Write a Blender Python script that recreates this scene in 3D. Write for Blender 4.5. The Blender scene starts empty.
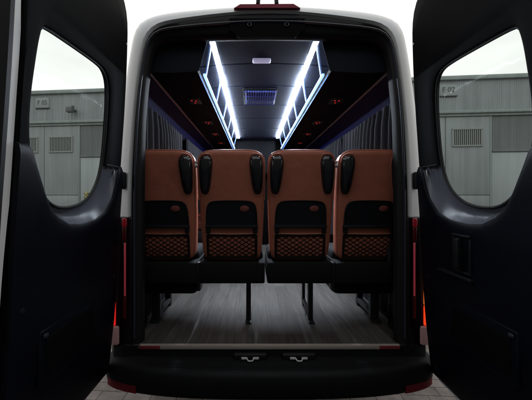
import bpy, bmesh, math, random
from mathutils import Vector, Matrix
random.seed(7)
PI = math.pi
SC = bpy.context.scene
COL = SC.collection

# ------------------------------------------------------------------ materials
def new_mat(name):
    m = bpy.data.materials.new(name); m.use_nodes = True
    nt = m.node_tree
    return m, nt, nt.nodes['Principled BSDF']

def mat(name, col, rough=0.5, metal=0.0, spec=0.5, bump=0.0, bscale=200.0, var=0.0, vscale=6.0,
        emit=None, estr=0.0, coat=0.0, rvar=0.0):
    m, nt, b = new_mat(name)
    c = (col[0], col[1], col[2], 1)
    b.inputs['Base Color'].default_value = c
    b.inputs['Roughness'].default_value = rough
    b.inputs['Metallic'].default_value = metal
    b.inputs['Specular IOR Level'].default_value = spec
    b.inputs['Coat Weight'].default_value = coat
    if emit:
        b.inputs['Emission Color'].default_value = (*emit, 1)
        b.inputs['Emission Strength'].default_value = estr
    tc = nt.nodes.new('ShaderNodeTexCoord')
    if var > 0 or rvar > 0:
        n = nt.nodes.new('ShaderNodeTexNoise'); n.inputs['Scale'].default_value = vscale
        n.inputs['Detail'].default_value = 6; n.inputs['Roughness'].default_value = 0.65
        nt.links.new(tc.outputs['Object'], n.inputs['Vector'])
        if var > 0:
            mx = nt.nodes.new('ShaderNodeMix'); mx.data_type = 'RGBA'
            mx.inputs[6].default_value = tuple(x * (1 - var) for x in col) + (1,)
            mx.inputs[7].default_value = tuple(min(1, x * (1 + var)) for x in col) + (1,)
            nt.links.new(n.outputs['Fac'], mx.inputs[0]); nt.links.new(mx.outputs[2], b.inputs['Base Color'])
        if rvar > 0:
            mr = nt.nodes.new('ShaderNodeMapRange')
            mr.inputs['From Min'].default_value = .3; mr.inputs['From Max'].default_value = .7
            mr.inputs['To Min'].default_value = max(.02, rough - rvar); mr.inputs['To Max'].default_value = min(1, rough + rvar)
            nt.links.new(n.outputs['Fac'], mr.inputs['Value']); nt.links.new(mr.outputs[0], b.inputs['Roughness'])
    if bump > 0:
        n2 = nt.nodes.new('ShaderNodeTexNoise'); n2.inputs['Scale'].default_value = bscale
        n2.inputs['Detail'].default_value = 3
        bp = nt.nodes.new('ShaderNodeBump'); bp.inputs['Strength'].default_value = bump
        bp.inputs['Distance'].default_value = 0.002
        nt.links.new(tc.outputs['Object'], n2.inputs['Vector'])
        nt.links.new(n2.outputs['Fac'], bp.inputs['Height']); nt.links.new(bp.outputs[0], b.inputs['Normal'])
    return m

def glass_mat(name, tint, gloss=0.06, rough=0.0):
    m = bpy.data.materials.new(name); m.use_nodes = True
    nt = m.node_tree; nt.nodes.clear()
    o = nt.nodes.new('ShaderNodeOutputMaterial'); t = nt.nodes.new('ShaderNodeBsdfTransparent')
    g = nt.nodes.new('ShaderNodeBsdfGlossy'); x = nt.nodes.new('ShaderNodeMixShader')
    t.inputs[0].default_value = (*tint, 1); g.inputs['Roughness'].default_value = rough
    x.inputs[0].default_value = gloss
    nt.links.new(t.outputs[0], x.inputs[1]); nt.links.new(g.outputs[0], x.inputs[2]); nt.links.new(x.outputs[0], o.inputs[0])
    return m

M = {}
M['paint'] = mat('white_paint', (.76, .76, .77), .32, coat=.35, var=.05, vscale=3, rvar=.06)
M['black_plastic'] = mat('black_plastic', (.007, .008, .010), .5, spec=.22, bump=.25, bscale=420, rvar=.08, vscale=9, var=.2)
M['door_liner'] = mat('door_liner', (.0018, .0019, .0025), .75, spec=.08, bump=.3, bscale=500, var=.3, vscale=5)
M['door_panel'] = mat('door_panel', (.0022, .0029, .0066), .45, spec=.14, bump=.25, bscale=420, var=.25, vscale=4, rvar=.08)
M['ledge'] = mat('ledge_plastic', (.10, .11, .135), .26, spec=.6, bump=.2, bscale=420, var=.15, vscale=6)
M['asphalt'] = mat('asphalt', (.035, .035, .037), .9, spec=.2, bump=.6, bscale=120, var=.3, vscale=3)
M['rubber'] = mat('black_rubber', (.008, .008, .009), .55, spec=.25, var=.2)
M['gasket'] = mat('gasket_rubber', (.022, .025, .038), .32, spec=.5, var=.2, vscale=12)
M['bumper'] = mat('bumper_plastic', (.0050, .0054, .0062), .6, spec=.2, bump=.3, bscale=500, var=.3, vscale=4, rvar=.1)
M['leather'] = mat('terracotta_leather', (.43, .138, .084), .45, spec=.4, bump=.6, bscale=190, var=.2, vscale=7, rvar=.08)
def leather_detail(m):
    nt = m.node_tree; b = nt.nodes['Principled BSDF']; tc = [n for n in nt.nodes if n.type == 'TEX_COORD'][0]
    oi = nt.nodes.new('ShaderNodeObjectInfo'); sc = nt.nodes.new('ShaderNodeVectorMath'); sc.operation = 'ADD'
    mu = nt.nodes.new('ShaderNodeMath'); mu.operation = 'MULTIPLY'; mu.inputs[1].default_value = 40
    nt.links.new(oi.outputs['Random'], mu.inputs[0])
    for l in [l for l in nt.links if l.from_node == tc]:
        to = l.to_socket; nt.links.remove(l); nt.links.new(sc.outputs[0], to)
    nt.links.new(tc.outputs['Object'], sc.inputs[0]); nt.links.new(mu.outputs[0], sc.inputs[1])
    n = nt.nodes.new('ShaderNodeTexNoise'); n.inputs['Scale'].default_value = 11; n.inputs['Detail'].default_value = 5; n.inputs['Distortion'].default_value = .8
    bp = nt.nodes.new('ShaderNodeBump'); bp.inputs['Strength'].default_value = .35; bp.inputs['Distance'].default_value = .012
    old = [l for l in nt.links if l.to_socket == b.inputs['Normal']][0].from_node
    nt.links.new(sc.outputs[0], n.inputs['Vector']); nt.links.new(n.outputs['Fac'], bp.inputs['Height'])
    nt.links.new(bp.outputs[0], old.inputs['Normal'])
leather_detail(M['leather'])
M['piping'] = mat('leather_piping', (.46, .17, .11), .4, spec=.5, bump=.2, bscale=300)
M['pad'] = mat('pad_plastic', (.010, .011, .014), .16, spec=.7, rvar=.06, vscale=15)
M['tray'] = mat('tray_plastic', (.009, .010, .013), .5, spec=.25, bump=.2, bscale=450, rvar=.08)
M['net'] = mat('net_cord', (.008, .007, .008), .8, spec=.1)
M['badge'] = mat('badge_red', (.22, .06, .05), .45)
M['seat_black'] = mat('seat_black_fabric', (.009, .009, .010), .8, spec=.15, bump=.3, bscale=300)
M['leg'] = mat('leg_steel_black', (.014, .014, .016), .42, spec=.4, rvar=.1)
M['chrome'] = mat('striker_steel', (.75, .75, .75), .3, metal=.35, rvar=.08)
M['alu'] = mat('sill_metal', (.46, .39, .34), .42, metal=.25, rvar=.12, vscale=25)
M['red_tape'] = mat('red_tape', (.17, .025, .03), .4, var=.25, vscale=20)  # red colour painted in for the tail-lamp reflection on the sill
M['headliner'] = mat('headliner', (.0036, .0066, .019), .7, spec=.2, bump=.25, bscale=300, var=.12, vscale=4)
M['dark_trim'] = mat('dark_trim', (.006, .0065, .009), .65, spec=.10, bump=.2, bscale=350, var=.2)
M['rack_shell'] = mat('rack_shell', (.002, .0026, .0048), .7, spec=.08, bump=.2, bscale=350)
M['end_panel'] = mat('rack_end_panel', (.009, .011, .018), .6, spec=.15, bump=.2, bscale=350, var=.2)
M['navy'] = mat('navy_panel', (.0012, .0018, .026), .55, spec=.08, var=.2)
M['rail'] = mat('curtain_rail_metal', (.30, .27, .25), .4, metal=.6)
M['curtain'] = mat('curtain_cloth', (.016, .0165, .021), .75, spec=.25, bump=.3, bscale=300, var=.25, vscale=14)
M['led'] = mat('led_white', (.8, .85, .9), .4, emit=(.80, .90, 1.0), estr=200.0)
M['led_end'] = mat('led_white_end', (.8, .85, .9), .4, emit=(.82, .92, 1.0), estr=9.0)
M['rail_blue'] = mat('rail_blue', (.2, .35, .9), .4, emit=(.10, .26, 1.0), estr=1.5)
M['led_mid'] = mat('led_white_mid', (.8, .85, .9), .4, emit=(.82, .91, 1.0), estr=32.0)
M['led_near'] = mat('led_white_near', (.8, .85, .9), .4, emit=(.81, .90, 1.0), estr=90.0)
M['led_blue'] = mat('led_blue_white', (.6, .7, .9), .4, emit=(.30, .52, 1.0), estr=1.7)
M['rack_metal'] = mat('rack_acrylic', (.12, .20, .42), .3, rvar=.06, emit=(.25, .45, 1.0), estr=.18)  # faint blue emission stands in for LED light caught by the brackets
M['dome'] = mat('dome_lamp', (.7, .7, .8), .4, emit=(.58, .56, .86), estr=.30)
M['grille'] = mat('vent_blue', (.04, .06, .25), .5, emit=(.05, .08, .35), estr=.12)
M['red_dot'] = mat('reading_light_red', (.5, .02, .02), .4, emit=(1.0, .05, .04), estr=.4)
M['console'] = mat('cab_console', (.003, .0032, .004), .7, spec=.04)
M['bulkhead'] = mat('cab_bulkhead', (.0022, .0024, .0026), .8, spec=.03, var=.1)
M['brake'] = mat('brake_light_red', (.24, .006, .028), .25, spec=.6, coat=.4)
M['tail_red'] = mat('tail_lens_red', (.075, .002, .005), .2, spec=.5, coat=.3)
M['tail_dark'] = mat('tail_lens_dark', (.006, .0018, .002), .25, spec=.35, coat=.1)
M['tail_glow'] = mat('tail_glow', (.20, .006, .012), .25, emit=(1.0, .05, .09), estr=.03)
M['tail_line'] = mat('tail_line', (.42, .05, .07), .3, emit=(1.0, .10, .16), estr=.10)
M['tail_amber'] = mat('tail_amber', (.8, .10, .02), .3, emit=(1.0, .05, .012), estr=.75)
M['tail_amber_top'] = mat('tail_amber_top', (.8, .25, .04), .3, emit=(1.0, .20, .04), estr=.6)
M['tail_clear'] = mat('tail_clear', (.30, .17, .17), .25, coat=.3, emit=(.9, .5, .5), estr=.03)
M['tail_red_left'] = mat('tail_red_left', (.7, .02, .02), .3, emit=(1.0, .02, .02), estr=.55)
M['reflector'] = mat('bumper_reflector', (.15, .003, .009), .4, spec=.3)
M['tyre'] = mat('tyre_rubber', (.012, .012, .012), .8)
M['rim'] = mat('wheel_steel', (.35, .35, .36), .4, metal=.7)
M['door_glass'] = glass_mat('door_glass', (.81, .86, .845), .0010)
M['sign'] = mat('sign_plate', (.30, .33, .325), .6, var=.06)
M['ink'] = mat('sign_ink', (.10, .115, .115), .6)
M['vent_dark'] = mat('vent_dark', (.05, .055, .055), .7)
M['vent_slat'] = mat('vent_slat', (.27, .29, .28), .6, var=.1)
M['lamp_body'] = mat('wall_lamp', (.10, .11, .11), .5)
M['leafs'] = mat('plant_leaves', (.05, .085, .03), .7, var=.4, vscale=8)
M['flowers'] = mat('yellow_flowers', (.65, .46, .05), .7, var=.2)
M['pot'] = mat('plant_pot', (.20, .10, .07), .8, var=.2)

def wall_mat(name, col, streak=.25, corr=None):
    """weathered painted cladding: vertical streaks, blotches, optional corrugation"""
    m, nt, b = new_mat(name)
    tc = nt.nodes.new('ShaderNodeTexCoord')
    mp = nt.nodes.new('ShaderNodeMapping'); mp.inputs['Scale'].default_value = (3.0, 3.0, .16)
    n1 = nt.nodes.new('ShaderNodeTexNoise'); n1.inputs['Scale'].default_value = 1.4; n1.inputs['Detail'].default_value = 8
    n2 = nt.nodes.new('ShaderNodeTexNoise'); n2.inputs['Scale'].default_value = .35; n2.inputs['Detail'].default_value = 5
    nt.links.new(tc.outputs['Object'], mp.inputs['Vector']); nt.links.new(mp.outputs[0], n1.inputs['Vector'])
    nt.links.new(tc.outputs['Object'], n2.inputs['Vector'])
    ad = nt.nodes.new('ShaderNodeMath'); ad.operation = 'ADD'
    nt.links.new(n1.outputs['Fac'], ad.inputs[0]); nt.links.new(n2.outputs['Fac'], ad.inputs[1])
    mr = nt.nodes.new('ShaderNodeMapRange'); mr.inputs['From Min'].default_value = .7; mr.inputs['From Max'].default_value = 1.3
    nt.links.new(ad.outputs[0], mr.inputs['Value'])
    mx = nt.nodes.new('ShaderNodeMix'); mx.data_type = 'RGBA'
    mx.inputs[6].default_value = tuple(x * (1 - streak) for x in col) + (1,)
    mx.inputs[7].default_value = tuple(x * (1 + streak * .6) for x in col) + (1,)
    nt.links.new(mr.outputs[0], mx.inputs[0]); nt.links.new(mx.outputs[2], b.inputs['Base Color'])
    b.inputs['Roughness'].default_value = .7; b.inputs['Specular IOR Level'].default_value = .2
    if corr:
        w = nt.nodes.new('ShaderNodeTexWave'); w.bands_direction = 'X'; w.inputs['Scale'].default_value = corr
        nt.links.new(tc.outputs['Object'], w.inputs['Vector'])
        bp = nt.nodes.new('ShaderNodeBump'); bp.inputs['Strength'].default_value = .9; bp.inputs['Distance'].default_value = .05
        nt.links.new(w.outputs['Fac'], bp.inputs['Height']); nt.links.new(bp.outputs[0], b.inputs['Normal'])
    return m
M['clad'] = wall_mat('warehouse_cladding', (.32, .35, .355), .22, corr=1.6)
M['leaf_door'] = wall_mat('warehouse_door', (.305, .334, .338), .2)
M['shutter'] = wall_mat('warehouse_shutter', (.215, .235, .233), .18, corr=2.2)
M['pale_door'] = wall_mat('warehouse_pale_door', (.38, .415, .42), .14)
M['plinth'] = wall_mat('warehouse_plinth', (.36, .38, .37), .2)
M['dark_shed'] = wall_mat('shed_cladding', (.10, .10, .10), .3)
M['coping'] = wall_mat('warehouse_coping', (.30, .34, .33), .2)

def floor_mat():
    m, nt, b = new_mat('vinyl_plank_floor')
    tc = nt.nodes.new('ShaderNodeTexCoord')
    mp = nt.nodes.new('ShaderNodeMapping'); mp.inputs['Rotation'].default_value = (0, 0, PI / 2)
    nt.links.new(tc.outputs['Object'], mp.inputs['Vector'])
    br = nt.nodes.new('ShaderNodeTexBrick')
    br.inputs['Scale'].default_value = 1.0; br.inputs['Brick Width'].default_value = 1.1; br.inputs['Row Height'].default_value = .11
    br.inputs['Mortar Size'].default_value = .0022; br.offset = .37
    br.inputs['Color1'].default_value = (.050, .043, .039, 1); br.inputs['Color2'].default_value = (.098, .090, .085, 1)
    br.inputs['Mortar'].default_value = (.038, .033, .030, 1)
    nt.links.new(mp.outputs[0], br.inputs['Vector'])
    mp2 = nt.nodes.new('ShaderNodeMapping'); mp2.inputs['Scale'].default_value = (30, 2.6, 1)
    nt.links.new(tc.outputs['Object'], mp2.inputs['Vector'])
    n = nt.nodes.new('ShaderNodeTexNoise'); n.inputs['Scale'].default_value = 1.6; n.inputs['Detail'].default_value = 8
    nt.links.new(mp2.outputs[0], n.inputs['Vector'])
    mr = nt.nodes.new('ShaderNodeMapRange'); mr.inputs['From Min'].default_value = .3; mr.inputs['From Max'].default_value = .7
    mr.inputs['To Min'].default_value = .62; mr.inputs['To Max'].default_value = 1.2
    nt.links.new(n.outputs['Fac'], mr.inputs['Value'])
    mx = nt.nodes.new('ShaderNodeMix'); mx.data_type = 'RGBA'; mx.blend_type = 'MULTIPLY'; mx.inputs[0].default_value = 1
    nt.links.new(br.outputs['Color'], mx.inputs[6]); nt.links.new(mr.outputs[0], mx.inputs[7])
    nt.links.new(mx.outputs[2], b.inputs['Base Color'])
    b.inputs['Roughness'].default_value = .5; b.inputs['Specular IOR Level'].default_value = .3
    return m
M['floor'] = floor_mat()

def paver_mat():
    m, nt, b = new_mat('concrete_block_paving')
    tc = nt.nodes.new('ShaderNodeTexCoord')
    mp = nt.nodes.new('ShaderNodeMapping'); mp.inputs['Rotation'].default_value = (0, 0, .06)
    nt.links.new(tc.outputs['Object'], mp.inputs['Vector'])
    br = nt.nodes.new('ShaderNodeTexBrick')
    br.inputs['Scale'].default_value = 1.0; br.inputs['Brick Width'].default_value = .21; br.inputs['Row Height'].default_value = .105
    br.inputs['Mortar Size'].default_value = .004; br.inputs['Mortar Smooth'].default_value = .3
    br.inputs['Color1'].default_value = (.185, .160, .147, 1); br.inputs['Color2'].default_value = (.25, .222, .206, 1)
    br.inputs['Mortar'].default_value = (.085, .075, .068, 1)
    nt.links.new(mp.outputs[0], br.inputs['Vector'])
    n = nt.nodes.new('ShaderNodeTexNoise'); n.inputs['Scale'].default_value = 9; n.inputs['Detail'].default_value = 8
    nt.links.new(tc.outputs['Object'], n.inputs['Vector'])
    mr = nt.nodes.new('ShaderNodeMapRange'); mr.inputs['From Min'].default_value = .3; mr.inputs['From Max'].default_value = .7
    mr.inputs['To Min'].default_value = .7; mr.inputs['To Max'].default_value = 1.15
    nt.links.new(n.outputs['Fac'], mr.inputs['Value'])
    mx = nt.nodes.new('ShaderNodeMix'); mx.data_type = 'RGBA'; mx.blend_type = 'MULTIPLY'; mx.inputs[0].default_value = 1
    nt.links.new(br.outputs['Color'], mx.inputs[6]); nt.links.new(mr.outputs[0], mx.inputs[7])
    nt.links.new(mx.outputs[2], b.inputs['Base Color'])
    b.inputs['Roughness'].default_value = .85; b.inputs['Specular IOR Level'].default_value = .2
    bp = nt.nodes.new('ShaderNodeBump'); bp.inputs['Strength'].default_value = .6; bp.inputs['Distance'].default_value = .01
    sb = nt.nodes.new('ShaderNodeMath'); sb.operation = 'MULTIPLY_ADD'; sb.inputs[1].default_value = -1.0
    nt.links.new(br.outputs['Fac'], sb.inputs[0]); nt.links.new(n.outputs['Fac'], sb.inputs[2])
    nt.links.new(sb.outputs[0], bp.inputs['Height']); nt.links.new(bp.outputs[0], b.inputs['Normal'])
    return m
M['paver'] = paver_mat()

# ------------------------------------------------------------------ mesh helpers
class MB:
    def __init__(self): self.bm = bmesh.new()
    def verts(self, pts): return [self.bm.verts.new(p) for p in pts]
    def face(self, vs):
        try: return self.bm.faces.new(vs)
        except ValueError: return None
    def box(self, x0, x1, y0, y1, z0, z1, bevel=0.0, seg=2, mtx=None):
        t = bmesh.new()
        bmesh.ops.create_cube(t, size=1)
        for v in t.verts:
            v.co = Vector(((x0 + x1) / 2 + v.co.x * (x1 - x0), (y0 + y1) / 2 + v.co.y * (y1 - y0), (z0 + z1) / 2 + v.co.z * (z1 - z0)))
        if bevel > 0:
            bmesh.ops.bevel(t, geom=list(t.edges), offset=bevel, segments=seg, profile=.5, affect='EDGES', clamp_overlap=True)
        if mtx: bmesh.ops.transform(t, matrix=mtx, verts=t.verts)
        self.absorb(t); return self
    def absorb(self, t):
        me = bpy.data.meshes.new('tmp'); t.to_mesh(me); t.free()
        self.bm.from_mesh(me); bpy.data.meshes.remove(me)
    def loft(self, loops, closed=True, cap0=False, cap1=False):
        rows = [self.verts(l) for l in loops]
        n = len(rows[0])
        for a, b in zip(rows, rows[1:]):
            for i in range(n if closed else n - 1):
                j = (i + 1) % n
                self.face((a[i], a[j], b[j], b[i]))
        if cap0: self.face(rows[0][::-1])
        if cap1: self.face(rows[-1])
        return self
    def tube(self, pts, r, n=8, caps=True):
        pts = [Vector(p) for p in pts]
        loops = []; up = Vector((0, 0, 1)); prev = None
        for i, p in enumerate(pts):
            d = (pts[min(i + 1, len(pts) - 1)] - pts[max(i - 1, 0)]).normalized()
            if prev is None:
                a = d.cross(up)
                if a.length < 1e-3: a = d.cross(Vector((1, 0, 0)))
            else:
                a = prev - d * prev.dot(d)
            a.normalize(); prev = a; b = d.cross(a)
            rr = r[i] if isinstance(r, (list, tuple)) else r
            loops.append([p + a * math.cos(2 * PI * k / n) * rr + b * math.sin(2 * PI * k / n) * rr for k in range(n)])
        return self.loft(loops, True, caps, caps)
    def disc_z(self, c, axis, rads, n=24):
        """lathe: rads = [(t along axis, radius)]"""
        axis = Vector(axis).normalized(); a = axis.orthogonal().normalized(); b = axis.cross(a); c = Vector(c)
        loops = [[c + axis * t + (a * math.cos(2 * PI * k / n) + b * math.sin(2 * PI * k / n)) * r for k in range(n)] for t, r in rads]
        return self.loft(loops, True, True, True)
    def build(self, name, m, parent=None, loc=None, sharp=35, smooth=True):
        bmesh.ops.recalc_face_normals(self.bm, faces=self.bm.faces)
        me = bpy.data.meshes.new(name); self.bm.to_mesh(me); self.bm.free()
        if smooth:
            me.polygons.foreach_set('use_smooth', [True] * len(me.polygons))
            me.set_sharp_from_angle(angle=math.radians(sharp))
        me.materials.append(m)
        o = bpy.data.objects.new(name, me); COL.objects.link(o)
        if parent: o.parent = parent
        if loc: o.location = loc
        return o

def thing(name, label, cat, loc=(0, 0, 0), rz=0, group=None):
    o = bpy.data.objects.new(name, None); COL.objects.link(o)
    o.location = loc; o.rotation_euler = (0, 0, rz); o.empty_display_size = .2
    o['label'] = label; o['category'] = cat
    if group: o['group'] = group
    return o
def tag(o, label, cat, group=None):
    o['label'] = label; o['category'] = cat
    if group: o['group'] = group
    return o
def lerp(a, b, t): return a + (b - a) * t
def interp(x, pts):
    if x <= pts[0][0]: return pts[0][1]
    for (x0, y0), (x1, y1) in zip(pts, pts[1:]):
        if x <= x1: return lerp(y0, y1, (x - x0) / (x1 - x0))
    return pts[-1][1]
def chaikin(pts, it=2, closed=False):
    for _ in range(it):
        out = []; n = len(pts)
        if not closed: out.append(pts[0])
        for i in range(n if closed else n - 1):
            p, q = pts[i], pts[(i + 1) % n]
            out.append(tuple(lerp(a, b, .25) for a, b in zip(p, q)))
            out.append(tuple(lerp(a, b, .75) for a, b in zip(p, q)))
        if not closed: out.append(pts[-1])
        pts = out
    return pts
def resample(pts, n):
    L = [0]
    for p, q in zip(pts, pts[1:]): L.append(L[-1] + math.dist(p, q))
    out = []
    for k in range(n):
        t = L[-1] * k / (n - 1); i = 0
        while i < len(L) - 2 and L[i + 1] < t: i += 1
        f = (t - L[i]) / max(1e-9, L[i + 1] - L[i])
        out.append(tuple(lerp(a, b, f) for a, b in zip(pts[i], pts[i + 1])))
    return out
def ray_poly(c, ang, poly):
    dx, dz = math.cos(ang), math.sin(ang); best = None
    for p, q in zip(poly, poly[1:] + poly[:1]):
        ex, ez = q[0] - p[0], q[1] - p[1]; den = dx * ez - dz * ex
        if abs(den) < 1e-12: continue
        t = ((p[0] - c[0]) * ez - (p[1] - c[1]) * ex) / den
        u = ((p[0] - c[0]) * dz - (p[1] - c[1]) * dx) / den
        if t > 0 and -1e-6 <= u <= 1 + 1e-6 and (best is None or t > best): best = t
    return (c[0] + dx * best, c[1] + dz * best)

# ------------------------------------------------------------------ ground
g = MB()
R = 300
g.loft([[(-R, -R, 0), (R, -R, 0)], [(-R, R, 0), (R, R, 0)]], closed=False)
go = g.build('ground', M['paver']); go['kind'] = 'structure'
# unseen dark strip behind the bus, added to cut light bounced off the ground
g = MB()
g.loft([[(-60, -9.0, .006), (60, -9.0, .006)], [(-60, .10, .006), (60, .10, .006)]], closed=False)
ro = g.build('road', M['asphalt']); ro['kind'] = 'structure'

# ------------------------------------------------------------------ minibus
FLOOR = .70
bus = thing('minibus', 'white minibus seen from behind with both rear doors wide open and lit interior', 'minibus')

def full(half):
    """half profile bottom->top centre (x>=0) to left-bottom .. top .. right-bottom"""
    left = [(-x, z) for x, z in half]
    return left + half[::-1][1:]
NP = 60
A = resample(chaikin([(.985, .70), (.985, 1.1), (.965, 1.5), (.925, 1.9), (.890, 2.17), (.852, 2.44), (.812, 2.64), (.718, 2.692), (.54, 2.722), (.21, 2.744), (0, 2.750)], 2), NP)
B = resample(chaikin([(.842, .70), (.842, 1.1), (.842, 1.5), (.836, 1.75), (.815, 2.11), (.780, 2.40), (.748, 2.56), (.690, 2.625), (.600, 2.655), (.21, 2.706), (0, 2.710)], 2), NP)
C_ = resample(chaikin([(.782, .70), (.782, 1.1), (.782, 1.5), (.778, 2.0), (.762, 2.22), (.735, 2.44), (.705, 2.54), (.620, 2.566), (.2, 2.574), (0, 2.576)], 2), NP)
def mid(P, Q, t): return [(lerp(a[0], b[0], t), lerp(a[1], b[1], t)) for a, b in zip(P, Q)]
def ring(half, y): return [(x, y, z) for x, z in full(half)]
def low(half, z0):   # extend the profile's foot
    return half
# painted shell: sides and roof going forward, wrapping round the rear pillar
A = [(x * interp(z, [(.7, .975), (1.35, .975), (1.6, 1.042)]), 1.6 + (z - 1.6) * 1.042 if z > 1.6 else z) for x, z in A]
shell = MB()
def shrink(half, sx, ztop):
    return [(x * sx, .70 + (z - .70) * (ztop - .70) / (2.75 - .70)) for x, z in half]
shell.loft([ring(B, .012), ring(mid(A, B, .88), -.002), ring(mid(A, B, .65), .008), ring(mid(A, B, .4), .026), ring(mid(A, B, .18), .050), ring(A, .085), ring([(x * 1.004, z + .004) for x, z in A], .15),
            ring([(x * 1.006, z + .012) for x, z in A], .5), ring([(x * 1.006, z + .012) for x, z in A], 4.3),
            ring(shrink(A, .99, 2.60), 4.75), ring(shrink(A, .96, 1.62), 5.45), ring(shrink(A, .93, 1.40), 6.0), ring(shrink(A, .90, 1.05), 6.12), ring(shrink(A, .5, .9), 6.12)],
           closed=False)
shell.build('body_shell', M['paint'], bus, sharp=50)
# lower skirts so the body reaches down beside the wheels
sk = MB()
for s in (-1, 1):
    sk.loft([[(s * .985, .28, .70), (s * .985, 6.05, .70)], [(s * .98, .30, .48), (s * .93, 6.0, .48)], [(s * .93, .32, .42), (s * .88, 5.95, .42)]], closed=False)
sk.loft([[(-.9, .15, .50), (.9, .15, .50)], [(-.9, 6.0, .50), (.9, 6.0, .50)]], closed=False)
sk.build('underbody', M['rubber'], bus)
# black door frame between the paint and the opening
fr = MB()
fr.loft([ring(B, .010), ring(mid(B, C_, .15), -.004), ring(mid(B, C_, .45), .004), ring(mid(B, C_, .8), .012), ring(C_, .028), ring([(x - .004, z - .004) for x, z in C_], .06), ring([(x + .10, z + .03) for x, z in C_], .09)], closed=False)
frame = fr.build('rear_door_frame', M['rubber'], bus, sharp=60)
gk = MB()
gp = [(x, -.004, z) for x, z in full(mid(B, C_, .42)) if z > .74]
gk.tube(gp, .0075, 8)
gk.build('door_seal', M['gasket'], frame)
# header plate with two round caps
hd = MB()
hp = [(-.245, 2.60), (-.215, 2.585), (-.185, 2.557), (.155, 2.557), (.185, 2.585), (.215, 2.60), (.215, 2.672), (-.245, 2.672)]
hd.loft([[(x, .012, z) for x, z in hp], [(x * .985, -.006, z * .999 + .002) for x, z in hp]], True, True, True)
hdo = hd.build('header_plate', M['door_liner'], bus)
for x in (-.121, .103):
    t = MB(); rp = [(x + .011 * math.cos(a), -.010, 2.632 + .011 * math.sin(a)) for a in [2 * PI * k / 16 for k in range(17)]]
    t.tube(rp, .0028, 6, caps=False); t.build('mounting_ring', M['gasket'], hdo)
# high level brake light and camera bracket on the roof edge
bl = MB()
bp_ = [(-.215, 2.728), (-.180, 2.750), (.145, 2.752), (.185, 2.728)]
bl.loft([[(x, .05, z) for x, z in bp_], [(x, -.016, z) for x, z in bp_], [(x * .97, -.022, z - .004) for x, z in bp_]], True, True, True)
bl.build('high_brake_light', M['brake'], bus)
br = MB()
br.tube(chaikin([(-.070, -.01, 2.755), (-.064, -.01, 2.84), (.036, -.01, 2.84), (.042, -.01, 2.755)], 1), .0125, 8)
br.build('camera_bracket', M['rubber'], bus)

# ---- interior lining
lin = MB()
wall_half = [(.885, FLOOR), (.90, 1.3), (.89, 2.0), (.872, 2.235)]
for s in (-1, 1):
    lin.loft([[(s * x, .085, z) for x, z in wall_half], [(s * x, 4.4, z) for x, z in wall_half]], closed=False)
lin.build('side_lining', M['dark_trim'], bus)
nav = MB()
for s in (-1, 1):
    P = [(s * .872, 2.235), (s * .84, 2.31), (s * .765, 2.395)]
    nav.loft([[(x, .085, z) for x, z in P], [(x, 3.5, z) for x, z in P]], closed=False)
nav.build('window_header_panel', M['navy'], bus)
# ceiling, slightly arched with cross joints
ce = MB()
CE = [(-.80, 2.52), (-.6, 2.575), (-.33, 2.607), (0, 2.615), (.33, 2.607), (.6, 2.575), (.80, 2.52)]
edges = [.07, .45, .88, 1.42, 1.95, 2.5, 3.1, 3.6]
for y0, y1 in zip(edges, edges[1:]):
    P = [(x, z) for x, z in chaikin(CE, 1)]
    ce.loft([[(x, y0 + .004, z + .012) for x, z in P], [(x, y0 + .008, z) for x, z in P], [(x, y1 - .008, z) for x, z in P], [(x, y1 - .004, z + .012) for x, z in P]], closed=False)
P = chaikin(CE, 1)
ce.loft([[(x, .06, z + .012) for x, z in P], [(x, 3.7, z + .012) for x, z in P]], closed=False)
ceil = ce.build('headliner', M['headliner'], bus)
d = MB(); d.box(-.105, .030, .355, .415, 2.594, 2.612, .009, 3); d.build('dome_lamp', M['dome'], ceil)
v = MB(); v.box(-.20, .13, .93, 1.37, 2.598, 2.613, .006)
vb = v.build('air_vent', M['dark_trim'], ceil)
v = MB()
for k in range(13):
    x = -.175 + k * .0233
    v.box(x, x + .012, .96, 1.34, 2.588, 2.600, .002, 1)
for k in range(4):
    y = .965 + k * .12
    v.box(-.185, .115, y, y + .008, 2.585, 2.592, .001, 1)
v.build('vent_grille', M['grille'], vb)

# ---- floor, sill
fl = MB(); fl.box(-.90, .90, .0, 3.6, FLOOR - .03, FLOOR)
fl.build('cabin_floor', M['floor'], bus)
si = MB(); si.box(-.779, .779, -.022, -.001, .682, .709, .004)
sill = si.build('sill_strip', M['alu'], bus)
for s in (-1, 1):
    t = MB(); x0, x1 = sorted((s * .655, s * .777)); t.box(x0, x1, -.0250, -.019, .684, .706, .003); t.build('sill_end_tape', M['red_tape'], sill)  # added red pieces imitate tail light reflected at the strip ends

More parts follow.
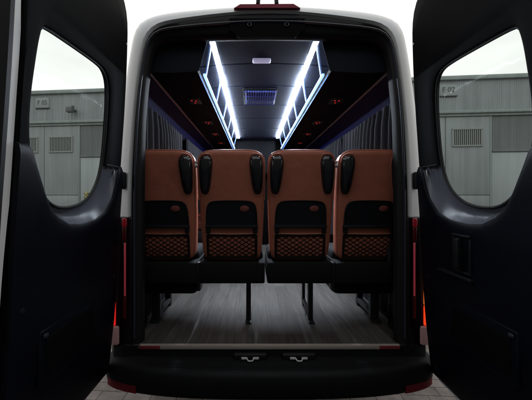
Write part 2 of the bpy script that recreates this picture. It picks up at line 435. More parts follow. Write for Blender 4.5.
# ---- luggage racks
XO = -.028
for s in (-1, 1):
    rk = MB()
    # trough: underside shelf to the wall, rear end plate
    P = [(XO + s * .425, 2.425), (XO + s * .43, 2.402), (s * .60, 2.392), (s * .775, 2.395), (s * .80, 2.43), (s * .80, 2.56)]
    rk.loft([[(x, .095, z) for x, z in P], [(x, 3.2, z) for x, z in P]], closed=False)
    Q = [(XO + s * .415, 2.392), (s * .60, 2.380), (s * .79, 2.384), (s * .81, 2.46), (s * .79, 2.575), (s * .60, 2.615), (XO + s * .350, 2.63)]
    rack = rk.build('luggage_rack', M['rack_shell'], bus)
    a = MB(); a.loft([[(x, .080, z) for x, z in Q], [(x, .083, z) for x, z in Q]], True, True, True); a.build('rack_end_panel', M['end_panel'], rack)
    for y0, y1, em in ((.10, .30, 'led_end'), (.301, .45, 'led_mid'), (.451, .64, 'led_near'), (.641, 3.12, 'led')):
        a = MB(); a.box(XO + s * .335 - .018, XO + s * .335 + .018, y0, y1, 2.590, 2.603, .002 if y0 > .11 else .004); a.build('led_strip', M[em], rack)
    a = MB(); a.box(XO + s * .402 - .009, XO + s * .402 + .009, .20, 3.15, 2.412, 2.430, .004); a.build('led_tube', M['led_blue'], rack)
    a = MB(); a.box(XO + s * .434 - .006, XO + s * .434 + .006, .18, 3.15, 2.404, 2.424, .003); a.build('rack_rail', M['rail_blue'], rack)
    for k in range(6):
        y = .16 + k * .55
        a = MB()
        p0, p1 = Vector((XO + s * .352, y, 2.590)), Vector((XO + s * .404, y + .10, 2.426))
        n_ = Vector((0, .022, 0)); t_ = Vector((s * .004, 0, .002))
        a.loft([[p0 - n_ - t_, p0 + n_ - t_, p0 + n_ + t_, p0 - n_ + t_], [p1 - n_ * .6 - t_, p1 + n_ * .6 - t_, p1 + n_ * .6 + t_, p1 - n_ * .6 + t_]], True, True, True)
        a.build('rack_bracket', M['rack_metal'], rack)
    for y in (.62, 1.30, 1.85, 2.45):
        e = MB(); e.box(s * .585 - .05, s * .585 + .05, y - .075, y + .075, 2.380, 2.3925, .01)
        pod = e.build('reading_light', M['black_plastic'], rack)
        for dx, dy in ((-.018, -.025), (.016, -.02), (0, .03)):
            e = MB(); e.disc_z((s * .585 + dx, y + dy, 2.3795), (0, 0, -1), [(0, .0075), (.003, .006)], 10)
            e.build('switch_light', M['red_dot'], pod)
    a = MB(); a.tube([(s * .765, .10, 2.392), (s * .765, 3.3, 2.392)], .009, 8)
    a.build('cove_rail', M['rail'], bus)
    a = MB(); a.tube([(s * .850, .10, 2.228), (s * .850, 3.3, 2.228)], .006, 8)
    a.build('curtain_rod', M['dark_trim'], bus)

# ---- front end of the cabin: dark overhead console, pale lower partition
cn = MB(); cn.box(-.62, .30, 3.30, 3.42, 1.98, 2.60, .04, 3)
cn.build('overhead_console', M['console'], bus)
cn = MB(); cn.box(-.89, .89, 3.48, 3.55, FLOOR, 2.61, .01)
cn.build('cab_partition', M['bulkhead'], bus)

# ---- bumper
plan = chaikin([(0, -.165), (.3, -.162), (.55, -.148), (.78, -.112), (.92, -.065), (.99, -.005), (1.008, .08), (1.005, .36)], 2)
plan = resample([(-x, y) for x, y in plan[::-1]] + plan[1:], 90)
def offs(pl, o):
    out = []
    for i, p in enumerate(pl):
        a, b = pl[max(0, i - 1)], pl[min(len(pl) - 1, i + 1)]
        tx, ty = b[0] - a[0], b[1] - a[1]; L = math.hypot(tx, ty)
        out.append((p[0] + ty / L * o, p[1] - tx / L * o))
    return out
def inner(pl): return [(max(-.80, min(.80, x)) if y < .1 else x * .9, max(y + .0, .03) if y < .03 else y) for x, y in pl]
bu = MB()
def lp(pl, z): return [(x, y, z) for x, y in pl]
sq = [(x * .93, -.018 + max(0, (abs(x) - .80)) * .3) for x, y in plan]
bu.loft([lp([(x * .93, .02 + max(0, (abs(x) - .80)) * .3) for x, y in plan], .684), lp(sq, .678), lp([(x, y - .004) for x, y in sq], .640),
         lp(offs(plan, -.035), .628), lp(offs(plan, -.012), .620), lp(offs(plan, 0), .600),
         lp(offs(plan, .006), .555), lp(offs(plan, 0), .505), lp(offs(plan, -.012), .478), lp(offs(plan, -.04), .462), lp(offs(plan, -.10), .458)], closed=False)
bump = bu.build('rear_bumper', M['bumper'], bus, sharp=40)
# corner caps that carry the bumper up to the lamps
for s in (-1, 1):
    cb = MB()
    cp = [(s * .80, -.012), (s * .89, -.010), (s * .945, .005), (s * .982, .06), (s * .986, .30), (s * .80, .30)]
    cb.loft([[(x, y - .006, .60) for x, y in cp], [(x, y, .66) for x, y in cp], [(x * .998, y, .695) for x, y in cp]], True, True, True)
    cb.build('bumper_corner', M['bumper'], bus)
    rf = MB()
    seg = [p for p in offs(plan, .0045) if .735 < s * p[0] < .972 and p[1] < .03]
    rf.loft([lp(offs2, z) for offs2, z in ((seg, .486), (seg, .528))], closed=False)
    rf.loft([lp([(x, y + .012) for x, y in seg], .484), lp(seg, .486)], closed=False)
    rf.loft([lp(seg, .528), lp([(x, y + .012) for x, y in seg], .530)], closed=False)
    rf.build('reflector', M['reflector'], bump)
for o_, z_ in ((-.085, .6345), (-.070, .6335), (-.055, .6325), (-.040, .6300)):
    k = MB(); seg = [p for p in offs(plan, o_) if abs(p[0]) < .74]
    k.tube(lp(seg, z_), .0022, 5); k.build('step_tread_rib', M['bumper'], bump)
for x in (-.115, .170):
    k = MB(); k.box(x - .10, x + .10, -.052, -.022, .628, .672, .012, 3)
    st = k.build('latch_recess', M['rubber'], bump)
    k = MB()
    for dx in (-.034, .034):
        k.box(x + dx - .020, x + dx + .016, -.062, -.050, .644, .656, .004)
    k.tube([(x - .02, -.058, .650), (x - .012, -.075, .645), (x + .012, -.075, .645), (x + .02, -.058, .650)], .004, 8)
    k.build('latch_striker', M['chrome'], st)

# ---- tail lights
for s in (-1, 1):
    def bar(x0, x1, y0, y1, z0, z1, bev=.006):
        b = MB(); xs = sorted((s * x0, s * x1)); b.box(xs[0], xs[1], y0, y1, z0, z1, bev, 3); return b
    tl = bar(.826, 1.002, -.009, .24, .70, 1.475, .014).build('tail_light', M['tail_dark'], bus)
    bar(.858, .890, -.016, .004, 1.412, 1.468, .010).build('upper_lens', M['tail_glow'], tl)
    bar(.862, .886, -.014, .004, 1.325, 1.413, .006).build('middle_lens', M['tail_red'], tl)
    bar(.862, .880, -.014, .004, .86, 1.322, .006).build('side_lens', M['tail_red'], tl)
    bar(.864, .872, -.018, -.010, 1.00, 1.318, .002).build('light_line', M['tail_line'], tl)
    if s > 0:
        bar(.926, .948, -.020, .004, .945, 1.085, .008).build('indicator_lens', M['tail_amber_top'], tl)
        bar(.926, .956, -.020, .004, .822, .943, .008).build('stop_lens', M['tail_amber'], tl)
    else:
        bar(.926, .946, -.020, .004, .822, .96, .006).build('stop_lens', M['tail_red_left'], tl)
    bar(.905, .965, -.022, .004, .705, .819, .012).build('reversing_lens', M['tail_clear'], tl)
    hg = bar(.862, .905, -.035, .01, 1.640, 1.745, .016).build('door_hinge', M['rubber'], bus)

# ---- wheels
for s in (-1, 1):
    for y in (1.5, 5.1):
        w = MB(); w.disc_z((s * .72, y, .345), (s, 0, 0), [(0, .20), (0, .31), (.02, .338), (.08, .345), (.16, .345), (.21, .33), (.225, .29), (.225, .21)], 40)
        wo = w.build('wheel', M['tyre'], bus)
        w = MB(); w.disc_z((s * .72, y, .345), (s, 0, 0), [(.21, .209), (.232, .205), (.235, .19), (.20, .16), (.19, .07), (.235, .06), (.235, .0001)], 32)
        w.build('rim', M['rim'], wo)

# ---- rear doors, standing open at a right angle
PROF = chaikin([(.50, .978), (.566, .968), (.986, .924), (1.458, .902), (1.754, .880), (2.167, .853), (2.60, .837), (2.9, .828)], 1)
def prof(z): return interp(z, PROF)
GLASS = chaikin([(.48, 1.546), (.57, 1.560), (.645, 1.625), (.705, 1.74), (.722, 1.90), (.708, 2.10), (.690, 2.205), (.672, 2.222), (.52, 2.236), (.32, 2.25), (.255, 2.24), (.215, 2.19), (.208, 2.05), (.212, 1.84), (.228, 1.72), (.275, 1.63), (.36, 1.565)], 2, True)
SKIN = chaikin([(.06, .525), (.808, .525), (.808, 2.30), (.808, 2.79), (.30, 2.80), (.12, 2.76), (.062, 2.62), (.055, 1.5)], 0, True)
TRIM = chaikin([(.038, .545), (.42, .545), (.770, .545), (.773, 1.2), (.773, 2.0), (.773, 2.60), (.758, 2.765), (.60, 2.78), (.35, 2.78), (.13, 2.75), (.055, 2.68), (.036, 2.52), (.036, 2.0), (.038, 1.2)], 1, True)
CEN = (.49, 1.86)
ANG = [2 * PI * k / 144 for k in range(144)]
for q in (SKIN[0], SKIN[1], SKIN[3], TRIM[0], TRIM[4], (.038, .60), (.770, .60)):
    ANG.append(math.atan2(q[1] - CEN[1], q[0] - CEN[0]) % (2 * PI))
ANG = sorted(set(round(a, 5) for a in ANG))
def cast(poly): return [ray_poly(CEN, a, poly) for a in ANG]
gl, sk_, tr = cast(GLASS), cast(SKIN), cast(TRIM)
def grow(pts, dd): return [(p[0] + (p[0] - CEN[0]) / math.dist(p, CEN) * dd, p[1] + (p[1] - CEN[1]) / math.dist(p, CEN) * dd) for p in pts]
def mixp(P, Q, t): return [(lerp(a[0], b[0], t), lerp(a[1], b[1], t)) for a, b in zip(P, Q)]
TOPC = [(.03, 1.765), (.075, 1.765), (.090, 1.74), (.105, 1.67), (.135, 1.585), (.20, 1.512), (.29, 1.480), (.40, 1.470), (.48, 1.478), (.55, 1.512), (.60, 1.555), (.64, 1.62), (.69, 1.72), (.712, 1.768), (.728, 1.778), (.815, 1.782)]
BOTC = [(.03, 1.768), (.09, 1.768), (.205, 1.768), (.218, 1.755), (.235, 1.70), (.28, 1.627), (.36, 1.566), (.48, 1.546), (.57, 1.560), (.645, 1.625), (.69, 1.71), (.722, 1.76), (.75, 1.779), (.815, 1.784)]
OFFC = [(.03, .005), (.15, .005), (.205, -.004), (.225, -.017), (.68, -.017), (.71, -.006), (.73, .005), (.815, .005)]
doors = []
for s, side in ((-1, 'left'), (1, 'right')):
    def D(p, off): return (s * (prof(p[1]) - off), -p[0], p[1])
    def DL(pts, off): return [D(p, off) for p in pts]
    # painted outer skin with folded flange
    k = MB()
    loops = [DL(grow(gl, .01), -.034)] + [DL(mixp(grow(gl, .01), sk_, t), -.040) for t in (.25, .5, .75)] + [DL(sk_, -.044), DL(sk_, -.012), DL(grow(sk_, -.05), -.008)]
    k.loft(loops)
    door = k.build('rear_door', M['paint'], bus)
    door['label'] = side + ' rear door of the minibus, opened square with black inner trim'
    # black upper lining with window reveal
    k = MB()
    loops = [DL(gl, -.026), DL(grow(gl, .003), -.006), DL(grow(gl, .010), .001)] + [DL(mixp(grow(gl, .014), tr, t), .003) for t in (.2, .4, .6, .8)] + [DL(grow(tr, -.012), .002), DL(tr, -.008), DL(tr, -.034)]
    k.loft(loops)
    gone = [f for f in k.bm.faces if f.calc_center_median().z < 1.758 and not (abs(f.calc_center_median().y) > .735)]
    bmesh.ops.delete(k.bm, geom=gone, context='FACES')
    k.build('door_lining', M['door_liner'], door, sharp=50)
    # raised band round the window head
    # lower trim panel
    k = MB()
    ss = [.040 + .731 * i / 70 for i in range(71)]
    rows = []
    for j in range(13):
        t = j / 12
        rows.append([D((x, lerp(.575, interp(x, TOPC) - .060, t)), .016) for x in ss])
    rows.insert(0, [D((x, .560), .012) for x in ss]); rows.insert(0, [D((x, .548), .0) for x in ss])
    for dz, of in ((.040, .0155), (.024, .0135), (.011, .010), (.003, .006), (0, .003)): rows.append([D((x, interp(x, TOPC) - dz), of) for x in ss])
    k.loft(rows, closed=False)
    for i in (0, -1):   # ends
        col = [r[i] for r in rows]
        k.loft([col, [(x + s * .018, y, z) for x, y, z in col]], closed=False)
    k.build('trim_panel', M['door_panel'], door, sharp=40)
    k = MB()
    rows = []
    for j in range(11):
        t = j / 10
        rows.append([D((x, lerp(interp(x, TOPC), interp(x, BOTC), t)), lerp(.003, interp(x, OFFC), t ** .9) - .024 * math.sin(PI * t) * min(1, abs(interp(x, TOPC) - interp(x, BOTC)) / .06)) for x in ss])
    k.loft(rows, closed=False)
    k.build('window_ledge', M['ledge'], door, sharp=60)
    k = MB(); k.tube([D((.040 + .0185 * i, 1.766), .001) for i in range(10)], .0045, 8); k.build('trim_seam', M['rubber'], door)
    # pane
    k = MB(); vs = k.verts(DL(gl, -.024)); c = k.bm.verts.new(D(CEN, -.024))
    for i in range(len(vs)): k.face((vs[i], vs[(i + 1) % len(vs)], c))
    k.build('window_pane', M['door_glass'], door, smooth=False)
    k = MB(); loop = DL(grow(gl, .001), -.016); k.tube(loop + loop[:1], .0075, 8, caps=False); k.build('pane_gasket', M['rubber'], door)
    # rubber seal along the free edge
    k = MB()
    zs = [.53 + 2.25 * i / 30 for i in range(31)]
    sec = [(.809, -.03), (.815, .006), (.835, .010), (.850, -.010), (.846, -.045), (.813, -.050)]
    k.loft([[D((a, z), b) for a, b in sec] for z in zs], True, True, True)
    k.build('edge_seal', M['rubber'], door)
    # pull handle: recess frame, grip and lower shelf
    def dbox(s0, s1, z0, z1, o0, o1, bev):
        b = MB(); X = prof((z0 + z1) / 2); xs = sorted((s * (X - o0), s * (X - o1)))
        b.box(xs[0], xs[1], -s1, -s0, z0, z1, bev, 3); return b
    if s > 0:
        k = MB()
        for a, b_ in (((.312, .428), (1.405, 1.418)), ((.312, .428), (1.232, 1.244)), ((.312, .324), (1.244, 1.405)), ((.416, .428), (1.244, 1.405))):
            k2 = dbox(a[0], a[1], b_[0], b_[1], .012, .024, .004); k.absorb(k2.bm)
        ho = k.build('pull_handle', M['black_plastic'], door)
        k = dbox(.345, .372, 1.25, 1.40, .014, .044, .009); k.build('handle_grip', M['black_plastic'], door)
        k = dbox(.20, .435, 1.205, 1.222, .010, .036, .006); k.build('handle_shelf', M['black_plastic'], door)
    # storage flap low on the door
    k = dbox(.255, .640, .862, 1.085, .008, .027, .012); fp = k.build('storage_flap', M['door_panel'], door)
    k = dbox(.285, .610, .90, 1.05, .025, .031, .003); k.build('flap_cover', M['door_liner'], door)
    k = dbox(.612, .634, 1.058, 1.072, .025, .034, .003); k.build('flap_catch', M['gasket'], door)
    for cs, cz in ((.085, .615), (.40, .61), (.715, .615), (.085, 1.14), (.725, 1.20)):
        k = MB(); k.disc_z(D((cs, cz), .015), (-s, 0, 0), [(0, .011), (.003, .010), (.004, .004)], 14)
        k.build('trim_clip', M['black_plastic'], door)
    k = MB(); k.disc_z(D((.055, 2.49), .0), (-s, 0, 0), [(-.01, .006), (.003, .006), (.005, .003)], 12)
    k.build('trim_screw', M['chrome'], door)
    doors.append(door)

# ------------------------------------------------------------------ passenger seats
def seat_y(z): return (1.895 - FLOOR - z) * .175          # backrest leans: local y for local z
ZT = 1.895 - FLOOR
SO = resample(chaikin([(0, 1.156 - FLOOR), (.13, 1.156 - FLOOR), (.186, 1.166 - FLOOR), (.201, 1.21 - FLOOR), (.210, 1.36 - FLOOR), (.217, 1.60 - FLOOR), (.220, 1.80 - FLOOR), (.210, 1.862 - FLOOR), (.165, 1.892 - FLOOR), (.08, 1.897 - FLOOR), (0, 1.897 - FLOOR)], 2), 40)
def seat_loop(scale, dy, inset=0):
    cz = 1.53 - FLOOR
    pts = full(SO)
    out = []
    for x, z in pts:
        rx, rz = x, z - cz; L = math.hypot(rx, rz)
        f = (L - inset) / L * scale
        xx, zz = rx * f, cz + rz * f
        out.append((xx, seat_y(zz) + dy, zz))
    return out
def fixed_full():
    return full(SO)
seat0 = thing('passenger_seat', 'x', 'seat', (0, .10, FLOOR), 0, 'terracotta leather seats of the last row')
k = MB()
L0 = [seat_loop(.35, -.004), seat_loop(.7, -.002), seat_loop(.9, .0), seat_loop(1, .004, .012), seat_loop(1, .014, .003), seat_loop(1, .034), seat_loop(1, .095), seat_loop(1, .12, .015), seat_loop(.6, .13)]
n = len(L0[0])
k.loft(L0, True, True, True)
back = k.build('backrest', M['leather'], seat0, sharp=60)
k = MB()
pp = [p for p in seat_loop(1, .020, -.001) if p[2] > 1.55 - FLOOR]
k.tube(pp, .0042, 6); k.build('piping', M['piping'], back)
# seam bands beside the pads
def onback(x, z, dy): return (x, seat_y(z) + dy, z)
for sx in (-1, 1):
    k = MB()
    pts = []
    N = 28
    def padloop(f, dy):
        o = []
        for i in range(N):
            a = 2 * PI * i / N
            ca, sa = math.cos(a), math.sin(a)
            e = .62
            ux = math.copysign(abs(ca) ** e, ca); uz = math.copysign(abs(sa) ** e, sa)
            w = .0405 + .0085 * uz
            x = .207 + .002 * uz - w + ux * w * f
            z = (1.735 - FLOOR) + uz * .124 * f
            o.append(onback(sx * x, z, dy))
        return o
    k.loft([padloop(1.0, .006), padloop(1.0, -.006), padloop(.95, -.015), padloop(.84, -.024), padloop(.66, -.031), padloop(.42, -.036), padloop(.15, -.038)], True, True, True)
    pd = k.build('corner_pad', M['pad'], seat0, sharp=70)
    k = MB(); loop = padloop(1.10, -.001); k.tube(loop + loop[:1], .0032, 6, caps=False); k.build('pad_seam', M['piping'], pd)
# folding tray
TP = chaikin([(-.172, 1.405), (-.170, 1.50), (-.155, 1.555), (-.11, 1.572), (.11, 1.572), (.155, 1.555), (.170, 1.50), (.172, 1.405)], 2)
k = MB()
def trl(f, dy): return [onback(x * f, 1.48 - FLOOR + (z - 1.48) * f, dy) for x, z in TP]
k.loft([trl(1, .004), trl(1, -.010), trl(.97, -.015), trl(.95, -.013), trl(.94, -.009)], True, True, True)
tray = k.build('folding_tray', M['tray'], seat0)
k = MB()
t = Matrix.Identity(4)
zb = 1.395 - FLOOR
k.box(-.176, .176, seat_y(zb) - .024, seat_y(zb) + .003, zb - .010, zb + .010, .006)
for sx in (-1, 1):
    zl = 1.372 - FLOOR
    k.box(sx * .158 - .015, sx * .158 + .015, seat_y(zl) - .017, seat_y(zl) + .003, zl - .022, zl + .016, .005)
k.build('tray_bar', M['tray'], tray)
k = MB()
bl_ = []
def el(f, dy): return [onback(.086 + math.cos(2 * PI * i / 20) * .030 * f, 1.517 - FLOOR + math.sin(2 * PI * i / 20) * .020 * f, dy) for i in range(20)]
k.loft([el(1, -.006), el(1, -.0125), el(.8, -.0145)], True, True, True)
k.build('oval_badge', M['badge'], tray)
# net pocket
NZ0, NZ1, NX = 1.182 - FLOOR, 1.335 - FLOOR, .164
k = MB()
for a, b_ in (((-NX, NZ0), (-NX, NZ1)), ((NX, NZ0), (NX, NZ1)), ((-NX, NZ0), (NX, NZ0)), ((-NX, NZ1), (NX, NZ1))):
    k.tube([onback(a[0], a[1], -.008), onback(b_[0], b_[1], -.005)], .0072, 8)
pitch = .0475
H = NZ1 - NZ0; hx = pitch * 1.0; ratio = .62
xs0 = -NX - H / ratio
c0 = -NX - H / ratio
kk = 0
while True:
    c = c0 + kk * pitch; kk += 1
    if c > NX: break
    for sg in (1, -1):
        x0_, z0_ = c, NZ0; x1_, z1_ = c + H / ratio, NZ1
        t0 = max(0, (-NX - x0_) / (x1_ - x0_)); t1 = min(1, (NX - x0_) / (x1_ - x0_))
        if t1 - t0 < .03: continue
        x0_ += random.uniform(-.003, .003); x1_ += random.uniform(-.004, .004)
        a = (sg * lerp(x0_, x1_, t0), lerp(z0_, z1_, t0)); b_ = (sg * lerp(x0_, x1_, t1), lerp(z0_, z1_, t1))
        mx_, mz_ = (a[0] + b_[0]) / 2, (a[1] + b_[1]) / 2 - .006 * math.cos(PI * (a[0] + b_[0]) / 4 / NX); k.tube([onback(*a, -.0025), onback(mx_, mz_, -.004), onback(*b_, -.0025)], .0027, 4)
k.build('net_pocket', M['net'], seat0)
k = MB(); ze = 1.347 - FLOOR
k.tube([onback(-.172, ze, -.002), onback(0, ze - .004, -.007), onback(.172, ze, -.002)], .004, 6); k.build('pocket_hem', M['piping'], seat0)
# base and cushion
k = MB(); k.box(-.222, .222, .085, .52, 1.010 - FLOOR, 1.152 - FLOOR, .012); k.build('seat_base', M['seat_black'], seat0)
k = MB(); k.box(-.212, .212, .20, .52, 1.10 - FLOOR, 1.22 - FLOOR, .04, 4); k.build('seat_cushion', M['seat_black'], seat0)
def kids(o): return [c for c in COL.objects if c.parent is o]
def dup(root, loc):
    r = root.copy(); COL.objects.link(r); r.location = loc
    for ch in kids(root):
        c = ch.copy(); COL.objects.link(c); c.parent = r
        for gch in kids(ch):
            d_ = gch.copy(); COL.objects.link(d_); d_.parent = c
    return r
labels = ['leftmost terracotta leather seat back, beside the left curtain and partly behind the door frame',
          'second terracotta leather seat back from the left, just left of the middle gap',
          'third terracotta leather seat back from the left, just right of the middle gap',
          'rightmost terracotta leather seat back, beside the right curtain and partly behind the door frame']
seats = []
XC = (-.700, -.243, .217, .676)
originals = list(range(4))
for i, x in enumerate(XC):
    o = seat0 if i == 0 else dup(seat0, (x, .10, FLOOR))
    o.location = (x, .10, FLOOR); o['label'] = labels[i]; seats.append(o)
for y in (1.75, 2.60):
    for x in (-.66, -.21, .66):
        o = dup(seat0, (x, y, FLOOR)); o['label'] = 'terracotta leather seat in the rows further forward beyond the last row'; o['group'] = 'seats further forward'
# legs, each under its own seat
def leg(seat, lx, y, twin=False, w=.017):
    k = MB(); x = lx - seat.location.x; y -= .10
    k.box(x - w, x + w, y - .02, y + .02, .006, .33, .004)
    k.box(x - w - .004, x + w + .004, y - .06, y + .10, 0, .012, .003)
    if twin:
        k.box(x - w + .006, x + w - .006, y + .26, y + .30, .006, .33, .004)
        k.box(x - w + .006, x + w - .006, y + .0, y + .28, .03, .065, .004)
    k.build('leg', M['leg'], seat)
leg(seats[1], -.133, .33, False)
leg(seats[2], .312, .33, True)
leg(seats[0], -.80, .34, True, .03)
leg(seats[3], .775, .34, True, .03)
for si_ in (0, 3):
    k = MB(); k.box(-.225, .215, .16, .50, .905 - FLOOR, 1.02 - FLOOR, .05, 4); k.build('under_seat_pan', M['seat_black'], seats[si_])
for si_, sx in ((1, -1), (2, 1)):
    # recliner and armrest pivot on the outer side of the two middle seats
    k = MB(); k.box(sx * .230 - .010, sx * .230 + .010, .10, .16, 1.00 - FLOOR, 1.15 - FLOOR, .006)
    k.box(sx * .230 - .014, sx * .230 + .014, .11, .20, .95 - FLOOR, 1.04 - FLOOR, .01, 3)
    k.build('recliner_bracket', M['leg'], seats[si_])
    k = MB(); k.disc_z((sx * .226, .045, 1.80 - FLOOR), (1, 0, 0), [(-.012, .014), (.012, .014)], 14)
    k.box(sx * .226 - .010, sx * .226 + .010, .03, .06, 1.815 - FLOOR, 1.83 - FLOOR, .003)
    k.build('armrest_pivot', M['chrome'], seats[si_])

# ------------------------------------------------------------------ curtains
cl = ['gathered black curtain nearest the left rear pillar', 'gathered black curtain further forward on the left side',
      'gathered black curtain nearest the right rear pillar', 'gathered black curtain further forward on the right side']
ci = 0
for s in (-1, 1):
    for (y0, y1) in ((.16, 1.24), (1.36, 2.9)):
        k = MB(); n = int((y1 - y0) * 150); rows = []
        ph = [random.uniform(0, 6.28) for _ in range(6)]
        for z in (2.230, 2.21, 2.10, 1.9, 1.7, 1.5, 1.3, 1.15):
            row = []
            for i in range(n + 1):
                y = y0 + (y1 - y0) * i / n
                amp = .013 + .016 * min(1, (2.23 - z) / .15)
                ph2 = 2 * PI * y / .085 + 1.1 * math.sin(y * 7 + ph[0]) + .7 * math.sin(y * 17 + ph[1])
                x = .838 + amp * (.75 + .4 * math.sin(y * 5.3 + ph[4])) * math.sin(ph2 + .5 * math.sin(z * 3 + ph[5])) + .004 * math.sin(ph2 * 2 + ph[2]) + .004 * math.sin(z * 5 + y * 3)
                row.append((s * x, y + .004 * math.sin(z * 6 + ph[3]), z))
            rows.append(row)
        k.loft(rows, closed=False)
        o = k.build('curtain', M['curtain'], None, sharp=80)
        tag(o, cl[ci], 'curtain', 'curtains along the bus windows'); ci += 1

# ------------------------------------------------------------------ warehouse beyond
wh = thing('warehouse', 'long grey-green warehouse with numbered bays, shutters and louvre vents behind the minibus', 'warehouse', (0, 13.3, 0), math.atan2(-2, 22.5))
k = MB(); k.box(-45, 45, 0, 14, 0, 7.42); k.build('wall', M['clad'], wh)
k = MB(); k.box(-45.1, 45.1, -.14, 14.1, 7.40, 7.60, .02); k.build('coping', M['coping'], wh)
k = MB(); k.box(-45, 45, -.22, 0, 5.70, 5.84, .02); k.box(-45, 45, -.12, 0, 5.58, 5.70); k.build('ledge', M['coping'], wh)
k = MB(); k.box(-45, 45, -.10, 0, 0, .9, .02); k.build('plinth', M['plinth'], wh)
for i in range(60):
    k = MB(); k.box(-45 + i * 1.5, -45 + i * 1.5 + .02, -.008, 0, 5.86, 7.40)
    k.build('cladding_seam', M['coping'], wh)
vent_me = sign_me = None
def text_mesh(txt, size):
    cu = bpy.data.curves.new('t', 'FONT'); cu.body = txt; cu.size = size; cu.align_x = 'CENTER'; cu.align_y = 'CENTER'; cu.extrude = .004
    cu.offset = size * .012
    o = bpy.data.objects.new('t', cu); COL.objects.link(o)
    bpy.context.view_layer.update()
    me = bpy.data.meshes.new_from_object(o.evaluated_get(bpy.context.evaluated_depsgraph_get()))
    bpy.data.objects.remove(o); bpy.data.curves.remove(cu)
    me.transform(Matrix.Rotation(PI / 2, 4, 'X'))
    return me
edge0 = -9.97
for i, num in enumerate(('05', '04', '03', '02', '01')):
    e = edge0 + i * 7.215                                   # right edge of the leaf pair of this bay
    for j in (0, 1):
        x0, x1 = e - 2.12 * (j + 1) + .015, e - 2.12 * j - .015
        k = MB(); k.box(x0, x1, -.055, .01, 1.66, 5.56, .01)
        k.box(x0 + .02, x1 - .02, -.045, .01, .92, 1.63, .01)
        lf = k.build('door_leaf', M['leaf_door'], wh)
        c = e - 1.1 - 2.12 * j
        k = MB(); k.box(c - .685, c + .685, -.062, -.05, 4.10, 4.94); vd = k.build('vent', M['vent_dark'], wh)
        k = MB()
        for q in range(15):
            xx = c - .665 + q * .092; k.box(xx, xx + .045, -.095, -.062, 4.14, 4.90, .006, 1)
        for (a0, a1, b0, b1) in ((c - .73, c + .73, 4.90, 4.98), (c - .73, c + .73, 4.06, 4.14), (c - .73, c - .66, 4.14, 4.90), (c + .66, c + .73, 4.14, 4.90)):
            k.box(a0, a1, -.11, -.05, b0, b1, .01, 1)
        k.build('louvre', M['vent_slat'], vd)
    s0, s1 = e + .06, e + 7.215 - 4.24 - .06
    k = MB(); k.box(s0, s1, -.03, .01, 3.88, 5.56); k.box(s0, s1, -.10, .01, 3.78, 3.88, .02); k.build('shutter', M['shutter'], wh)
    k = MB(); k.box(s0, s1, -.05, .01, .92, 3.76, .01); k.build('pale_door', M['pale_door'], wh)
    k = MB(); k.box(e - .035, e + .035, -.08, .01, .92, 5.56, .008); k.build('door_post', M['coping'], wh)
    sx = e - (2.25 if i == 0 else 1.97)
    k = MB(); k.box(sx - .40, sx + .40, -.05, 0, 6.62, 7.20, .01); sg = k.build('unit_sign', M['sign'], wh)
    k = MB(); k.box(sx - .42, sx + .42, -.065, -.02, 6.58, 6.64, .01); k.build('sign_rail', M['vent_dark'], sg)
    me = text_mesh('F ' + num, .36); me.materials.append(M['ink'])
    o = bpy.data.objects.new('sign_lettering', me); COL.objects.link(o); o.parent = sg; o.location = (sx, -.056, 6.92)
    if i: continue
    k = MB(); k.box(e - .42, e - .20, -.30, 0, 6.38, 6.46, .01); k.box(e - .48, e - .12, -.50, -.26, 6.22, 6.52, .03)
    k.box(e - .44, e - .36, -.12, 0, 6.40, 6.70, .01)
    k.build('wall_lamp', M['lamp_body'], wh)

# flowering plant by the left bay
px_, py_ = -9.1, 13.3 + .8
pl = thing('flowering_plant', 'small bush with yellow flowers against the pale warehouse door at left', 'plant', (-9.05, 13.55, 0))
pl.scale = (.55, .55, 1)
k = MB(); k.disc_z((0, 0, 0), (0, 0, 1), [(0, .18), (.02, .22), (.45, .30), (.5, .30), (.47, .26), (.44, .0001)], 20); k.build('pot', M['pot'], pl)
k = MB()
for i in range(420):
    a = random.uniform(0, 2 * PI); r = .42 * math.sqrt(random.random()); z = random.uniform(.5, 1.75)
    r *= .5 + .6 * math.sin(min(1, (z - .4) / 1.2) * PI * .75)
    p = Vector((r * math.cos(a), r * math.sin(a), z)); d1 = Vector((random.gauss(0, 1), random.gauss(0, 1), random.gauss(.3, 1))).normalized() * .07
    d2 = d1.orthogonal().normalized() * .03
    k.face(k.verts([p - d1, p + d2, p + d1, p - d2]))
for i in range(10):
    a = i * .63; k.tube([(0, 0, .4), (.1 * math.cos(a), .1 * math.sin(a), .9), (.25 * math.cos(a), .25 * math.sin(a), 1.5)], .008, 4)
k.build('foliage', M['leafs'], pl)
k = MB()
for i in range(70):
    a = random.uniform(0, 2 * PI); r = .36 * math.sqrt(random.random()); z = random.uniform(1.35, 1.85)
    k.disc_z((r * math.cos(a), r * math.sin(a), z), (random.gauss(0, .5), -1, .7), [(0, .045), (.012, .025)], 7)
k.build('blossom', M['flowers'], pl)

# ------------------------------------------------------------------ unseen block behind the camera, added to keep sky light off the bus rear
wb = thing('storage_shed', 'dark storage shed across the yard facing the rear doors of the minibus', 'shed', (0, -9, 0))
k = MB(); k.box(-14, 14, -8, 0, 0, 10.0); k.build('wall', M['dark_shed'], wb)  # body of the added unseen sky blocker
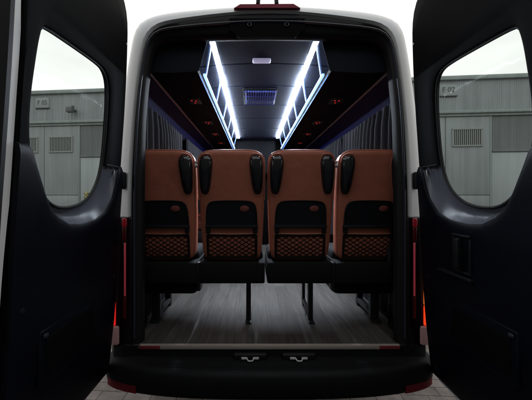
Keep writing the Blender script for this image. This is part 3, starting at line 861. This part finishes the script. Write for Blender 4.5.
# ------------------------------------------------------------------ light
w = bpy.data.worlds.new('World'); SC.world = w; w.use_nodes = True
nt = w.node_tree; bg = nt.nodes['Background']
sky = nt.nodes.new('ShaderNodeTexSky'); sky.sky_type = 'NISHITA'; sky.sun_disc = False
SUN_E, SUN_A = math.radians(18), math.radians(12)         # azimuth measured from +Y towards +X
sky.sun_elevation = SUN_E; sky.sun_rotation = SUN_A
sky.air_density = 1.6; sky.dust_density = 5.0; sky.ozone_density = 1.0
hs = nt.nodes.new('ShaderNodeHueSaturation'); hs.inputs['Saturation'].default_value = .12; hs.inputs['Value'].default_value = 3.9
nt.links.new(sky.outputs[0], hs.inputs['Color'])
wtc = nt.nodes.new('ShaderNodeTexCoord'); wmp = nt.nodes.new('ShaderNodeMapping'); wmp.inputs['Scale'].default_value = (1, 1, 3.2)
wn = nt.nodes.new('ShaderNodeTexNoise'); wn.inputs['Scale'].default_value = 2.4; wn.inputs['Detail'].default_value = 6
wr = nt.nodes.new('ShaderNodeMapRange'); wr.inputs['From Min'].default_value = .3; wr.inputs['From Max'].default_value = .7
wx = nt.nodes.new('ShaderNodeMix'); wx.data_type = 'RGBA'
K = 1 / .14
wx.inputs[6].default_value = (1.00 * K, .99 * K, .95 * K, 1); wx.inputs[7].default_value = (1.30 * K, 1.29 * K, 1.25 * K, 1)
wm = nt.nodes.new('ShaderNodeMix'); wm.data_type = 'RGBA'; wm.blend_type = 'DARKEN'; wm.inputs[0].default_value = 1
nt.links.new(wtc.outputs['Generated'], wmp.inputs['Vector']); nt.links.new(wmp.outputs[0], wn.inputs['Vector'])
nt.links.new(wn.outputs['Fac'], wr.inputs['Value']); nt.links.new(wr.outputs[0], wx.inputs[0])
nt.links.new(hs.outputs[0], wm.inputs[6]); nt.links.new(wx.outputs[2], wm.inputs[7]); nt.links.new(wm.outputs[2], bg.inputs['Color'])
bg.inputs['Strength'].default_value = .14
sl = bpy.data.lights.new('sun', 'SUN'); sl.energy = .6; sl.angle = math.radians(20); sl.color = (1, .96, .9)
so = bpy.data.objects.new('sun', sl); COL.objects.link(so)
dirv = Vector((math.sin(SUN_A) * math.cos(SUN_E), math.cos(SUN_A) * math.cos(SUN_E), math.sin(SUN_E)))
so.rotation_euler = (-dirv).to_track_quat('-Z', 'Y').to_euler(); so.location = dirv * 50

# ------------------------------------------------------------------ camera
cam = bpy.data.cameras.new('camera'); co = bpy.data.objects.new('camera', cam); COL.objects.link(co)
co.location = (-.094, -1.70, 1.60); co.rotation_euler = (PI / 2, 0, 0)
cam.sensor_width = 36; cam.lens = 36 * 281 / 532
cam.shift_x = 12 / 532; cam.shift_y = -4 / 532
cam.clip_start = .02; cam.clip_end = 1000
SC.camera = co
SC.view_settings.view_transform = 'Standard'; SC.view_settings.look = 'None'; SC.view_settings.exposure = 0
SC.cycles.use_denoising = True
SC.cycles.max_bounces = 8; SC.cycles.transparent_max_bounces = 12
SC.cycles.sample_clamp_indirect = 4
